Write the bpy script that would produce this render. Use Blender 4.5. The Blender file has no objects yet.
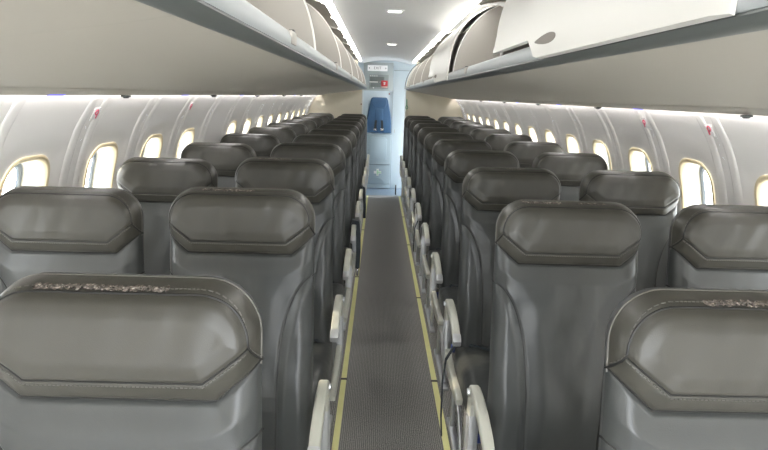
import bpy, bmesh, math, random
import numpy as np
from mathutils import Vector, Matrix
random.seed(7)
S = bpy.context.scene
C = S.collection
PI = math.pi

# ------------------------------------------------------------------ camera
CX, H, YAW, PIT, ROL, F = -0.0939, 1.5948, 0.013, 0.2271, 0.0295, 560.76
cam_data = bpy.data.cameras.new('camera')
cam = bpy.data.objects.new('camera', cam_data)
C.objects.link(cam)
cam_data.sensor_width = 36.0
cam_data.lens = F / 768 * 36.0
cam_data.clip_start = 0.02
fw = Vector((math.sin(YAW)*math.cos(PIT), math.cos(YAW)*math.cos(PIT), -math.sin(PIT)))
rt = Vector((math.cos(YAW), -math.sin(YAW), 0))
up = rt.cross(fw)
r2 = rt*math.cos(ROL) + up*math.sin(ROL)
u2 = -rt*math.sin(ROL) + up*math.cos(ROL)
M3 = Matrix((r2, u2, -fw)).transposed()
cam.matrix_world = Matrix.Translation((CX, 0, H)) @ M3.to_4x4()
S.camera = cam

# ------------------------------------------------------------------ world, sun, exposure
W = bpy.data.worlds.new('daylight')
S.world = W
W.use_nodes = True
bg = W.node_tree.nodes['Background']
bg.inputs[0].default_value = (0.93, 0.965, 1.0, 1)
bg.inputs[1].default_value = 12.0
sun_d = bpy.data.lights.new('sun', 'SUN')
sun_d.energy = 5.0
sun_d.angle = 0.02
sun_d.color = (1.0, 0.88, 0.68)
sun = bpy.data.objects.new('sun', sun_d)
C.objects.link(sun)
sun.rotation_euler = Vector((-0.90, 0.10, 0.42)).to_track_quat('Z', 'Y').to_euler()
S.view_settings.view_transform = 'Standard'
S.view_settings.look = 'None'
S.view_settings.gamma = 1.0
S.view_settings.use_curve_mapping = False
S.view_settings.exposure = 0.12

# ------------------------------------------------------------------ materials
def mat(name, col, rough=0.5, metal=0.0, spec=0.5, noise=0.0, nscale=20, bump=0.0, bscale=200, emit=None, coat=0.0):
    m = bpy.data.materials.new(name); m.use_nodes = True
    nt = m.node_tree; N = nt.nodes; L = nt.links
    b = N['Principled BSDF']
    b.inputs['Base Color'].default_value = (*col, 1)
    b.inputs['Roughness'].default_value = rough
    b.inputs['Metallic'].default_value = metal
    b.inputs['Specular IOR Level'].default_value = spec
    b.inputs['Coat Weight'].default_value = coat
    tc = N.new('ShaderNodeTexCoord')
    if noise:
        n = N.new('ShaderNodeTexNoise'); n.inputs['Scale'].default_value = nscale; n.inputs['Detail'].default_value = 4
        L.new(tc.outputs['Object'], n.inputs['Vector'])
        r = N.new('ShaderNodeMix'); r.data_type = 'RGBA'
        r.inputs[6].default_value = (*[c*(1-noise) for c in col], 1)
        r.inputs[7].default_value = (*[min(1, c*(1+noise)) for c in col], 1)
        L.new(n.outputs['Fac'], r.inputs[0]); L.new(r.outputs[2], b.inputs['Base Color'])
    if bump:
        n2 = N.new('ShaderNodeTexNoise'); n2.inputs['Scale'].default_value = bscale; n2.inputs['Detail'].default_value = 3
        L.new(tc.outputs['Object'], n2.inputs['Vector'])
        bp = N.new('ShaderNodeBump'); bp.inputs['Strength'].default_value = bump; bp.inputs['Distance'].default_value = 0.002
        L.new(n2.outputs['Fac'], bp.inputs['Height']); L.new(bp.outputs[0], b.inputs['Normal'])
    if emit:
        b.inputs['Emission Color'].default_value = (*emit[0], 1); b.inputs['Emission Strength'].default_value = emit[1]
    return m

def leather(name, col, rough):
    m = mat(name, col, rough, spec=0.5)
    nt = m.node_tree; N = nt.nodes; L = nt.links; b = N['Principled BSDF']
    tc = N.new('ShaderNodeTexCoord')
    n = N.new('ShaderNodeTexNoise'); n.inputs['Scale'].default_value = 5; n.inputs['Detail'].default_value = 3
    L.new(tc.outputs['Object'], n.inputs['Vector'])
    mx = N.new('ShaderNodeMix'); mx.data_type = 'RGBA'
    mx.inputs[6].default_value = (*[c*.86 for c in col], 1); mx.inputs[7].default_value = (*[c*1.14 for c in col], 1)
    L.new(n.outputs['Fac'], mx.inputs[0]); L.new(mx.outputs[2], b.inputs['Base Color'])
    mr = N.new('ShaderNodeMapRange'); mr.inputs[3].default_value = rough-.07; mr.inputs[4].default_value = rough+.08
    L.new(n.outputs['Fac'], mr.inputs[0]); L.new(mr.outputs[0], b.inputs['Roughness'])
    # soft creases and leather grain
    mp = N.new('ShaderNodeMapping'); mp.inputs['Scale'].default_value = (1.0, 1.0, .45)
    L.new(tc.outputs['Object'], mp.inputs[0])
    w = N.new('ShaderNodeTexNoise'); w.inputs['Scale'].default_value = 17; w.inputs['Detail'].default_value = 1.5
    L.new(mp.outputs[0], w.inputs['Vector'])
    b1 = N.new('ShaderNodeBump'); b1.inputs['Strength'].default_value = .27; b1.inputs['Distance'].default_value = .012
    L.new(w.outputs['Fac'], b1.inputs['Height'])
    g = N.new('ShaderNodeTexVoronoi'); g.inputs['Scale'].default_value = 600
    L.new(tc.outputs['Object'], g.inputs['Vector'])
    b2 = N.new('ShaderNodeBump'); b2.inputs['Strength'].default_value = .12; b2.inputs['Distance'].default_value = .001
    L.new(g.outputs['Distance'], b2.inputs['Height']); L.new(b1.outputs[0], b2.inputs['Normal'])
    L.new(b2.outputs[0], b.inputs['Normal'])
    return m

LEA = leather('grey_leather', (.044, .047, .046), .34)
LEACAP = leather('grey_leather_cap_lit', (.048, .046, .038), .38)  # same leather as the backrest, tinted warm for ceiling light on the cap
PIPE = mat('dark_piping', (.009, .009, .0085), .5)
RIM = mat('edge_highlight', (.13, .125, .11), .5)  # lighter tone paints the specular line along the headrest edge
THREAD = mat('grey_thread', (.10, .097, .087), .6)
ARMP = mat('armrest_plastic', (.47, .47, .41), .38, noise=.04)
METAL = mat('satin_metal', (.50, .51, .52), .33, metal=.75)
DARK = mat('dark_plastic', (.03, .031, .034), .5)
SHELL = mat('seat_shell', (.07, .072, .075), .55)
BELT = mat('belt_webbing', (.022, .03, .036), .7, bump=.5, bscale=400)
BUCK = mat('buckle_steel', (.6, .6, .6), .25, metal=1)
POUCH = mat('vest_pouch', (.02, .04, .17), .6)
WALLM = mat('sidewall_plastic', (.87, .85, .82), .42, noise=.02, nscale=3)
REVEAL = mat('window_reveal', (.80, .77, .68), .4)
GASK = mat('window_gasket', (.22, .25, .28), .5)
BEZ = mat('cream_bezel', (.72, .62, .42), .35)
BINM = mat('bin_beige', (.36, .34, .305), .5, noise=.03, nscale=2)
BINU = mat('bin_underside', (.405, .38, .325), .55, noise=.03, nscale=2)
DOORM = mat('bin_door_white', (.60, .59, .55), .38, noise=.02, nscale=2)
RAIL = mat('rail_grey', (.36, .38, .385), .45, spec=.35)
RAILD = mat('rail_dark', (.115, .125, .12), .4)
EDGE = mat('white_edge', (.80, .79, .76), .4)
BULK = mat('bulkhead_beige', (.78, .72, .58), .5, noise=.02, nscale=2)
CEIL = mat('ceiling_white', (.80, .80, .80), .5, noise=.03, nscale=1.5)
OUTER = mat('hull_liner', (.35, .35, .33), .8)
STRIPY = mat('yellow_strip', (.93, .89, .42), .5, noise=.06, nscale=6)
VINYL = mat('galley_vinyl', (.22, .29, .38), .35, noise=.08)
ENDW = mat('end_wall_blue_white', (.62, .71, .78), .4)
ENDG = mat('jump_panel_blue_grey', (.33, .41, .47), .45)
CTRL = mat('control_panel_grey', (.30, .33, .33), .5)
CTRLD = mat('control_panel_dark', (.16, .18, .18), .5)
BLUEL = leather('blue_leather', (.035, .10, .21), .45)
REDM = mat('red_box', (.62, .05, .06), .5)
WHITE = mat('white_plastic', (.80, .80, .79), .4)
GREEN = mat('green_mark', (.45, .72, .5), .5)
GREEND = mat('green_hook', (.05, .35, .2), .4)
RED = mat('red_mark', (.6, .08, .14), .5)
TXT = mat('sign_letters', (.35, .12, .12), .6)
LIT = mat('ceiling_strip_light', (1, 1, 1), .5, emit=((1.0, .985, .95), 24.0))
LITW = mat('wall_wash_light', (1, 1, 1), .5, emit=((1.0, .98, 1.0), 30.0))
LITC = mat('ceiling_lamp_lit', (1, 1, 1), .5, emit=((1.0, .99, .95), 4.0))
LITS = mat('sign_lit', (.9, .9, .9), .5, emit=((1.0, .98, .99), .12))
LITB = mat('blue_indicator', (.1, .1, .8), .5, emit=((.20, .17, .9), .8))

def carpet():
    m = mat('aisle_carpet', (.12, .12, .125), .95, spec=.1)
    nt = m.node_tree; N = nt.nodes; L = nt.links; b = N['Principled BSDF']
    b.inputs['Sheen Weight'].default_value = .9; b.inputs['Sheen Roughness'].default_value = .35; b.inputs['Sheen Tint'].default_value = (1, .96, .9, 1)
    tc = N.new('ShaderNodeTexCoord')
    mp = N.new('ShaderNodeMapping'); mp.inputs['Scale'].default_value = (1, .45, 1)
    L.new(tc.outputs['Object'], mp.inputs[0])
    n = N.new('ShaderNodeTexNoise'); n.inputs['Scale'].default_value = 260; n.inputs['Detail'].default_value = 3
    L.new(mp.outputs[0], n.inputs['Vector'])
    wv = N.new('ShaderNodeTexWave'); wv.wave_type = 'BANDS'; wv.bands_direction = 'X'; wv.inputs['Scale'].default_value = 34
    wv.inputs['Distortion'].default_value = 2.5; wv.inputs['Detail'].default_value = 2
    L.new(tc.outputs['Object'], wv.inputs['Vector'])
    mm = N.new('ShaderNodeMath'); mm.operation = 'MULTIPLY_ADD'; mm.inputs[1].default_value = .25
    L.new(wv.outputs['Fac'], mm.inputs[0]); L.new(n.outputs['Fac'], mm.inputs[2])
    cr = N.new('ShaderNodeValToRGB')
    cr.color_ramp.elements[0].position = .42; cr.color_ramp.elements[0].color = (.095, .093, .092, 1)
    cr.color_ramp.elements[1].position = .85; cr.color_ramp.elements[1].color = (.44, .42, .39, 1)
    L.new(mm.outputs[0], cr.inputs[0]); L.new(cr.outputs[0], b.inputs['Base Color'])
    bp = N.new('ShaderNodeBump'); bp.inputs['Strength'].default_value = .5; bp.inputs['Distance'].default_value = .003
    L.new(mm.outputs[0], bp.inputs['Height']); L.new(bp.outputs[0], b.inputs['Normal'])
    return m
CARPET = carpet()

def worn():
    m = mat('worn_leather', (.3, .27, .25), .6)
    nt = m.node_tree; N = nt.nodes; L = nt.links; b = N['Principled BSDF']
    tc = N.new('ShaderNodeTexCoord')
    n = N.new('ShaderNodeTexNoise'); n.inputs['Scale'].default_value = 130; n.inputs['Detail'].default_value = 5; n.inputs['Roughness'].default_value = .7
    L.new(tc.outputs['Object'], n.inputs['Vector'])
    cr = N.new('ShaderNodeValToRGB')
    e = cr.color_ramp.elements
    e[0].position = .44; e[0].color = (.075, .066, .057, 1); e[1].position = .66; e[1].color = (.55, .50, .45, 1)
    k = e.new(.54); k.color = (.17, .14, .12, 1)
    L.new(n.outputs['Fac'], cr.inputs[0]); L.new(cr.outputs[0], b.inputs['Base Color'])
    bp = N.new('ShaderNodeBump'); bp.inputs['Strength'].default_value = .5; bp.inputs['Distance'].default_value = .0015
    L.new(n.outputs['Fac'], bp.inputs['Height']); L.new(bp.outputs[0], b.inputs['Normal'])
    return m
WORN = worn()

def glass():
    m = bpy.data.materials.new('window_glass'); m.use_nodes = True
    nt = m.node_tree; N = nt.nodes; L = nt.links
    N.remove(N['Principled BSDF']); out = [x for x in N if x.type == 'OUTPUT_MATERIAL'][0]
    t = N.new('ShaderNodeBsdfTransparent'); t.inputs[0].default_value = (.97, .97, .95, 1)
    g = N.new('ShaderNodeBsdfGlossy'); g.inputs['Roughness'].default_value = .05
    mx = N.new('ShaderNodeMixShader'); mx.inputs[0].default_value = .05
    L.new(t.outputs[0], mx.inputs[1]); L.new(g.outputs[0], mx.inputs[2]); L.new(mx.outputs[0], out.inputs[0])
    return m
GLASS = glass()

# ------------------------------------------------------------------ helpers
def link(name, verts, faces, m, parent=None, smooth=True, loc=None):
    me = bpy.data.meshes.new(name)
    me.from_pydata([tuple(map(float, v)) for v in verts], [], [tuple(map(int, f)) for f in faces])
    me.update()
    if smooth:
        for p in me.polygons: p.use_smooth = True
    ms = m if isinstance(m, (list, tuple)) else [m]
    for x in ms: me.materials.append(x)
    o = bpy.data.objects.new(name, me); C.objects.link(o)
    if parent is not None: o.parent = parent
    if loc is not None: o.location = loc
    return o

class MB:
    """collects shapes that make one mesh"""
    def __init__(s): s.v = []; s.f = []
    def add(s, v, f):
        k = len(s.v); s.v += [tuple(p) for p in v]; s.f += [tuple(i+k for i in q) for q in f]; return s
    def box(s, c, d, r=0, seg=2, rot=None):
        bm = bmesh.new(); bmesh.ops.create_cube(bm, size=1)
        for v in bm.verts: v.co = Vector((v.co.x*d[0], v.co.y*d[1], v.co.z*d[2]))
        if r: bmesh.ops.bevel(bm, geom=bm.edges[:], offset=r, segments=seg, profile=.5, affect='EDGES')
        if rot is not None: bmesh.ops.transform(bm, matrix=rot, verts=bm.verts)
        bm.verts.ensure_lookup_table(); bm.verts.index_update()
        s.add([(v.co.x+c[0], v.co.y+c[1], v.co.z+c[2]) for v in bm.verts], [[v.index for v in f.verts] for f in bm.faces])
        bm.free(); return s
    def prism(s, poly, axis, a, b, r=0, seg=2):
        """poly: 2D outline; axis 0 -> (y,z) outline extruded in x, 1 -> (x,z) in y, 2 -> (x,y) in z"""
        bm = bmesh.new()
        def P(p, t): return {0: (t, p[0], p[1]), 1: (p[0], t, p[1]), 2: (p[0], p[1], t)}[axis]
        A = [bm.verts.new(P(p, a)) for p in poly]; B = [bm.verts.new(P(p, b)) for p in poly]
        n = len(poly)
        bm.faces.new(A); bm.faces.new(B[::-1])
        for i in range(n): bm.faces.new((A[i], B[i], B[(i+1) % n], A[(i+1) % n]))
        bmesh.ops.recalc_face_normals(bm, faces=bm.faces)
        if r:
            ed = [e for e in bm.edges if (e.verts[0] in A) == (e.verts[1] in A)]
            bmesh.ops.bevel(bm, geom=ed, offset=r, segments=seg, profile=.5, affect='EDGES')
        bm.verts.index_update()
        s.add([v.co[:] for v in bm.verts], [[v.index for v in f.verts] for f in bm.faces])
        bm.free(); return s
    def tube(s, pts, r, n=8, closed=False):
        pts = [Vector(p) for p in pts]; m = len(pts); V = []; Fc = []
        prev = None
        for i, p in enumerate(pts):
            a = pts[(i-1) % m] if (closed or i > 0) else p
            b = pts[(i+1) % m] if (closed or i < m-1) else p
            t = (b-a).normalized()
            ref = prev if prev is not None else (Vector((0, 0, 1)) if abs(t.z) < .9 else Vector((1, 0, 0)))
            u = (ref - t*ref.dot(t)).normalized(); w = t.cross(u); prev = u
            for k in range(n):
                an = 2*PI*k/n; V.append(p + u*(r*math.cos(an)) + w*(r*math.sin(an)))
        for i in range(m if closed else m-1):
            j = (i+1) % m
            for k in range(n):
                Fc.append((i*n+k, i*n+(k+1) % n, j*n+(k+1) % n, j*n+k))
        if not closed:
            Fc.append(tuple(range(n))[::-1]); Fc.append(tuple((m-1)*n+k for k in range(n)))
        s.add(V, Fc); return s
    def ribbon(s, pts, w, th, axis=(1, 0, 0)):
        """flat strap along pts, w wide along axis, th thick"""
        pts = [Vector(p) for p in pts]; ax = Vector(axis); V = []; Fc = []
        for i, p in enumerate(pts):
            t = (pts[min(i+1, len(pts)-1)] - pts[max(i-1, 0)]).normalized()
            nn = t.cross(ax).normalized()
            for (a, b) in ((-1, -1), (1, -1), (1, 1), (-1, 1)): V.append(p + ax*(a*w/2) + nn*(b*th/2))
        for i in range(len(pts)-1):
            for k in range(4): Fc.append((i*4+k, i*4+(k+1) % 4, i*4+4+(k+1) % 4, i*4+4+k))
        Fc.append((3, 2, 1, 0)); q = (len(pts)-1)*4; Fc.append((q, q+1, q+2, q+3))
        s.add(V, Fc); return s
    def sheet(s, prof, y0, y1, ny=1):
        """open sheet: (x,z) profile swept along y"""
        n = len(prof); V = []; Fc = []
        for j in range(ny+1):
            y = y0 + (y1-y0)*j/ny
            V += [(p[0], y, p[1]) for p in prof]
        for j in range(ny):
            for i in range(n-1): Fc.append((j*n+i, j*n+i+1, (j+1)*n+i+1, (j+1)*n+i))
        s.add(V, Fc); return s
    def lathe(s, prof, c, n=16):
        V = []; Fc = []; m = len(prof)
        for k in range(n):
            a = 2*PI*k/n
            V += [(c[0]+r*math.cos(a), c[1]+r*math.sin(a), c[2]+z) for r, z in prof]
        for k in range(n):
            j = (k+1) % n
            for i in range(m-1): Fc.append((k*m+i, j*m+i, j*m+i+1, k*m+i+1))
        s.add(V, Fc); return s
    def build(s, name, m, parent=None, smooth=None, sharp=35):
        o = link(name, s.v, s.f, m, parent, smooth=True)
        me = o.data
        # auto-smooth by angle: mark sharp edges
        bm = bmesh.new(); bm.from_mesh(me)
        for e in bm.edges:
            if len(e.link_faces) == 2 and e.link_faces[0].normal.angle(e.link_faces[1].normal, 0) > math.radians(sharp): e.smooth = False
        bm.to_mesh(me); bm.free()
        return o

def tag(o, label=None, cat=None, group=None, kind=None):
    if label: o['label'] = label
    if cat: o['category'] = cat
    if group: o['group'] = group
    if kind: o['kind'] = kind
    return o
def struct(o, label=None):
    o['kind'] = 'structure'
    if label: o['label'] = label
    return o
def empty(name, loc=(0, 0, 0)):
    o = bpy.data.objects.new(name, None); o.empty_display_size = .1; C.objects.link(o); o.location = loc; return o
kids = {}
def copy_tree(o, parent=None):
    c = o.copy(); C.objects.link(c); c.parent = parent
    for ch in [x for x in bpy.data.objects if x.parent == o]: copy_tree(ch, c)
    return c

# ------------------------------------------------------------------ setting: profiles
WP = [(0, 1.08), (.2, 1.17), (.5, 1.265), (.8, 1.295), (1.0, 1.285), (1.15, 1.262), (1.25, 1.24), (1.35, 1.208), (1.45, 1.165), (1.52, 1.12), (1.56, 1.092), (1.62, 1.05)]
def PX(z):
    z = max(0, min(1.62, z))
    # smooth (Catmull) interpolation of the wall profile
    for i in range(len(WP)-1):
        if z <= WP[i+1][0]:
            z0, x0 = WP[i]; z1, x1 = WP[i+1]
            zm, xm = WP[max(i-1, 0)]; zp, xp = WP[min(i+2, len(WP)-1)]
            t = (z-z0)/(z1-z0)
            m0 = (x1-xm)/(z1-zm)*(z1-z0); m1 = (xp-x0)/(zp-z0)*(z1-z0)
            return (2*t**3-3*t*t+1)*x0 + (t**3-2*t*t+t)*m0 + (-2*t**3+3*t*t)*x1 + (t**3-t*t)*m1
PITCHW = .515
Y0S, Y1S, YEND = -1.5275, 9.05, 9.80
WZ, WA, WB = 1.165, .125, .20          # window centre height, half width, half height
NL = 96
def rrect(a, b, r, n=NL):
    out = []
    per = []
    for q, (cx, cz) in enumerate(((a-r, b-r), (-(a-r), b-r), (-(a-r), -(b-r)), (a-r, -(b-r)))):
        for k in range(n//4):
            an = q*PI/2 + (PI/2)*k/(n//4-1)
            per.append((cx+r*math.cos(an), cz+r*math.sin(an)))
    # even spacing along the outline
    L = [0]
    for i in range(len(per)): L.append(L[-1]+math.dist(per[i], per[(i+1) % len(per)]))
    j = 0
    for q in range(n):
        t = L[-1]*q/n
        while L[j+1] < t: j += 1
        f = (t-L[j])/max(1e-9, L[j+1]-L[j]); a_ = per[j]; b_ = per[(j+1) % len(per)]
        out.append((a_[0]+(b_[0]-a_[0])*f, a_[1]+(b_[1]-a_[1])*f))
    return out
def build_wall(side, blanks):
    sg = -1 if side == 'left' else 1
    mb = MB()
    z_lo, z_hi = .90, 1.52
    for k in range(-6, 14):
        yc = 1.82 + PITCHW*k; hy = PITCHW/2
        # plain strips above and below
        for (a, b, n) in ((0, z_lo, 8), (z_hi, 1.62, 4)):
            pr = [(sg*PX(a+(b-a)*i/n), a+(b-a)*i/n) for i in range(n+1)]
            mb.sheet(pr, yc-hy, yc+hy, 1)
        hole = rrect(WA, WB, .085)
        bord = []
        zc = (z_lo+z_hi)/2; hz = (z_hi-z_lo)/2
        for (py, pz) in hole:
            dy, dz = py, pz*.9
            s_ = min(hy/abs(dy) if abs(dy) > 1e-6 else 9e9, hz/abs(dz) if abs(dz) > 1e-6 else 9e9)
            bord.append([dy*s_, dz*s_])
        # snap the four border points nearest the corners
        for cxx in (-hy, hy):
            for czz in (-hz, hz):
                j = min(range(NL), key=lambda q: (bord[q][0]-cxx)**2 + (bord[q][1]-czz)**2)
                bord[j] = [cxx, czz]
        ts = [0, .1, .2, .3, .4, .55, .68, .78, .86, .93, 1.0]
        V = []; Fc = []
        isblank = k in blanks
        for t in ts:
            tt = max(0, (t-.5)/.5); disp = .012*(tt*tt*(3-2*tt))
            if isblank: disp = 0
            for q in range(NL):
                y = yc + bord[q][0]*(1-t) + hole[q][0]*t
                z = (zc+bord[q][1])*(1-t) + (WZ+hole[q][1])*t
                V.append((sg*(PX(z)+disp), y, z))
        for i in range(len(ts)-1):
            for q in range(NL):
                q2 = (q+1) % NL
                Fc.append((i*NL+q, i*NL+q2, (i+1)*NL+q2, (i+1)*NL+q))
        if isblank:
            V.append((sg*PX(WZ), yc, WZ)); c = len(V)-1; b0 = (len(ts)-1)*NL
            for q in range(NL): Fc.append((b0+q, b0+(q+1) % NL, c))
        mb.add(V, Fc)
    # ridges either side of every panel joint
    for k in range(-5, 14):
        yj = 1.82 + PITCHW*(k-.5)
        for off, w, h in ((-.048, .036, .0062), (.048, .036, .0062)):
            zs = [i*1.60/40 for i in range(41)]
            V = []; Fc = []; nn = 7
            for z in zs:
                for j in range(nn):
                    a = PI*j/(nn-1)
                    V.append((sg*(PX(z)+.001-h*math.sin(a)*1.0), yj+off-w*math.cos(a)*.75, z))
            for i in range(len(zs)-1):
                for j in range(nn-1): Fc.append((i*nn+j, i*nn+j+1, (i+1)*nn+j+1, (i+1)*nn+j))
            mb.add(V, Fc)
    pr = [(sg*PX(1.62*i/20), 1.62*i/20) for i in range(21)]
    mb.sheet(pr, 1.82+PITCHW*13.5, Y1S, 1)
    return struct(mb.build('wall_'+side, WALLM, sharp=50), 'white moulded sidewall panels on the %s side of the cabin' % side)
wallL = build_wall('left', {4})
wallR = build_wall('right', set())

wn = 0
for side, sg, blanks in (('left', -1, {4}), ('right', 1, set())):
    for k in range(-6, 14):
        if k in blanks: continue
        wn += 1
        yc = 1.82 + PITCHW*k
        # bezel ring: lip outside the panel hole, running out through the wall
        fr = MB(); V = []; Fc = []
        def xo(z): return PX(z)+.012
        def ring(prof, r0=.085):
            V = []; Fc = []
            for (dx, gr) in prof:
                for (py, pz) in rrect(WA+gr, WB+gr, r0+gr):
                    V.append((sg*(xo(WZ+pz)+dx), yc+py, WZ+pz))
            for i in range(len(prof)-1):
                for q in range(NL):
                    q2 = (q+1) % NL; Fc.append((i*NL+q, i*NL+q2, (i+1)*NL+q2, (i+1)*NL+q))
            return MB().add(V, Fc)
        w = struct(empty('window_%d' % wn, (0, 0, 0)))
        ring([(-.002, .006), (-.005, -.001), (-.003, -.008), (.006, -.013), (.018, -.013)]).build('window_frame', BEZ, w)
        ring([(.014, -.0125), (.050, -.010), (.088, -.008)]).build('reveal', REVEAL, w)
        ring([(.084, -.008), (.082, -.014), (.082, -.030), (.088, -.034)]).build('gasket', GASK, w)
        V = [(sg*(xo(WZ+pz)+.087), yc+py, WZ+pz) for py, pz in rrect(WA-.033, WB-.033, .052)]
        link('pane', V, [tuple(range(NL))], GLASS, w, smooth=False)

# floor
fl = MB(); fl.box((0, (Y0S+Y1S)/2, -.02), (2.16, Y1S-Y0S, .04)); struct(fl.build('floor', CARPET), 'dark grey ribbed aisle carpet')
fl = MB(); fl.box((0, (Y1S+YEND)/2+.1, -.02), (2.16, YEND-Y1S+.2, .04)); struct(fl.build('floor', VINYL), 'blue grey galley floor beyond the aisle carpet')

# ceiling (inner panel) and hull liner above the bins
cm = MB()
arc = [(-.388+.776*i/24, 2.112+.055*(1-((i-12)/12)**2)) for i in range(25)]
prof = [(-.388, 2.135)] + arc + [(.388, 2.135)]
yy = Y0S
while yy < YEND-.01:
    y2 = min(yy+1.33, YEND); cm.sheet(prof, yy+.002, y2-.002, 1); yy = y2
cm.sheet([(p[0], p[1]+.004) for p in arc], Y0S, YEND, 1)
struct(cm.build('ceiling', CEIL), 'white arched ceiling panel over the aisle')
for sx in (-1, 1):
    gc = MB(); gc.sheet([(sx*.386, 2.114), (sx*1.06, 2.10)], Y1S+.005, YEND, 1)
    struct(gc.build('ceiling', CEIL), 'galley ceiling beside the aisle panel')
# vestibule sides: closed on the left, service doorway with daylight on the right
vl = MB(); vl.box((-1.09, (Y1S+YEND)/2+.02, .82), (.03, YEND-Y1S+.06, 1.64)); struct(vl.build('wall_left_galley', ENDW), 'galley side wall')
vr = MB(); vr.box((1.09, Y1S+.12, .82), (.03, .20, 1.64)); vr.box((1.09, YEND-.02, .82), (.03, .16, 1.64))
struct(vr.build('wall_right_galley', ENDW), 'galley side wall with service doorway')
# added blocker behind the camera, its opening sized to limit the front light
wf = MB()
for sx in (-1, 1): wf.box((sx*.85, Y0S-.02, 1.13), (.70, .03, 2.26))
wf.box((0, Y0S-.02, 2.13), (1.02, .03, .26))
struct(wf.build('wall_front_blocker', BULK), 'added light-blocking wall with an opening, unseen behind the camera')
hl = MB()
shell = [(-1.10, 1.55), (-1.05, 1.75), (-.93, 1.95), (-.75, 2.10), (-.55, 2.20), (0, 2.26), (.55, 2.20), (.75, 2.10), (.93, 1.95), (1.05, 1.75), (1.10, 1.55)]
hl.sheet(shell, Y0S, YEND+.05, 1)
struct(hl.build('ceiling', OUTER), 'liner above the overhead bins')

# ------------------------------------------------------------------ overhead bins
MODL, BY0 = 1.33, .70
def arcprof(n=14):
    """front curve of a bin from the rail (x .325,z 1.737) up to (.56, 2.105)"""
    p0, p1, p2, p3 = (.325, 1.737), (.335, 1.90), (.42, 2.05), (.565, 2.105)
    o = []
    for i in range(n+1):
        t = i/n; a = (1-t)**3; b = 3*t*(1-t)**2; c = 3*t*t*(1-t); d = t**3
        o.append((a*p0[0]+b*p1[0]+c*p2[0]+d*p3[0], a*p0[1]+b*p1[1]+c*p2[1]+d*p3[1]))
    return o
ARC = arcprof()
def mir(p, sg): return [(sg*x, z) for x, z in p]
def thick(p, t):
    """closed outline from an open curve, thickened by t on its left"""
    o = []
    for i, (x, z) in enumerate(p):
        a = p[max(i-1, 0)]; b = p[min(i+1, len(p)-1)]
        dx, dz = b[0]-a[0], b[1]-a[1]; L = math.hypot(dx, dz)
        o.append((x-dz/L*t, z+dx/L*t))
    return list(p) + o[::-1]
def notch_door(mb, sg, y0, y1, x_off=0.0):
    """closed curved door panel with a stepped lower edge and a scooped handle"""
    ny = 44; V = []; Fc = []
    yn = y0 + .60*(y1-y0)
    full = arcprof(18)
    def lowz(y):
        t = max(0, min(1, (y-(yn-.03))/.09)); t = t*t*(3-2*t)
        return t
    n = len(full)
    for sdn, off in ((0, .027), (1, .015)):
        for j in range(ny+1):
            y = y0+(y1-y0)*j/ny
            l = lowz(y)
            pts = [(.313, 1.689+.049*l), (.317, 1.714+.034*l), (.323, 1.757)] + [(x, z) for x, z in full[1:] if z > 1.77]
            pts = pts[:]
            edge = min(1, min(j, ny-j)/1.0)
            for i, (x, z) in enumerate(pts):
                bul = .020*math.sin(PI*min(1, i/(len(pts)-1)))
                o_ = off + (bul) - (0.006 if edge < 1 and sdn == 0 else 0)
                V.append((sg*(x-o_), y, z+o_*.25))
        n = len(pts)
    A = (ny+1)*n
    for b in (0, A):
        for j in range(ny):
            for i in range(n-1): Fc.append((b+j*n+i, b+j*n+i+1, b+(j+1)*n+i+1, b+(j+1)*n+i))
    for j in range(ny):
        Fc.append((j*n, (j+1)*n, A+(j+1)*n, A+j*n)); Fc.append((j*n+n-1, (j+1)*n+n-1, A+(j+1)*n+n-1, A+j*n+n-1))
    for i in range(n-1):
        Fc.append((i, i+1, A+i+1, A+i)); q = ny*n; Fc.append((q+i, q+i+1, A+q+i+1, A+q+i))
    mb.add(V, Fc)
    return yn
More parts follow.
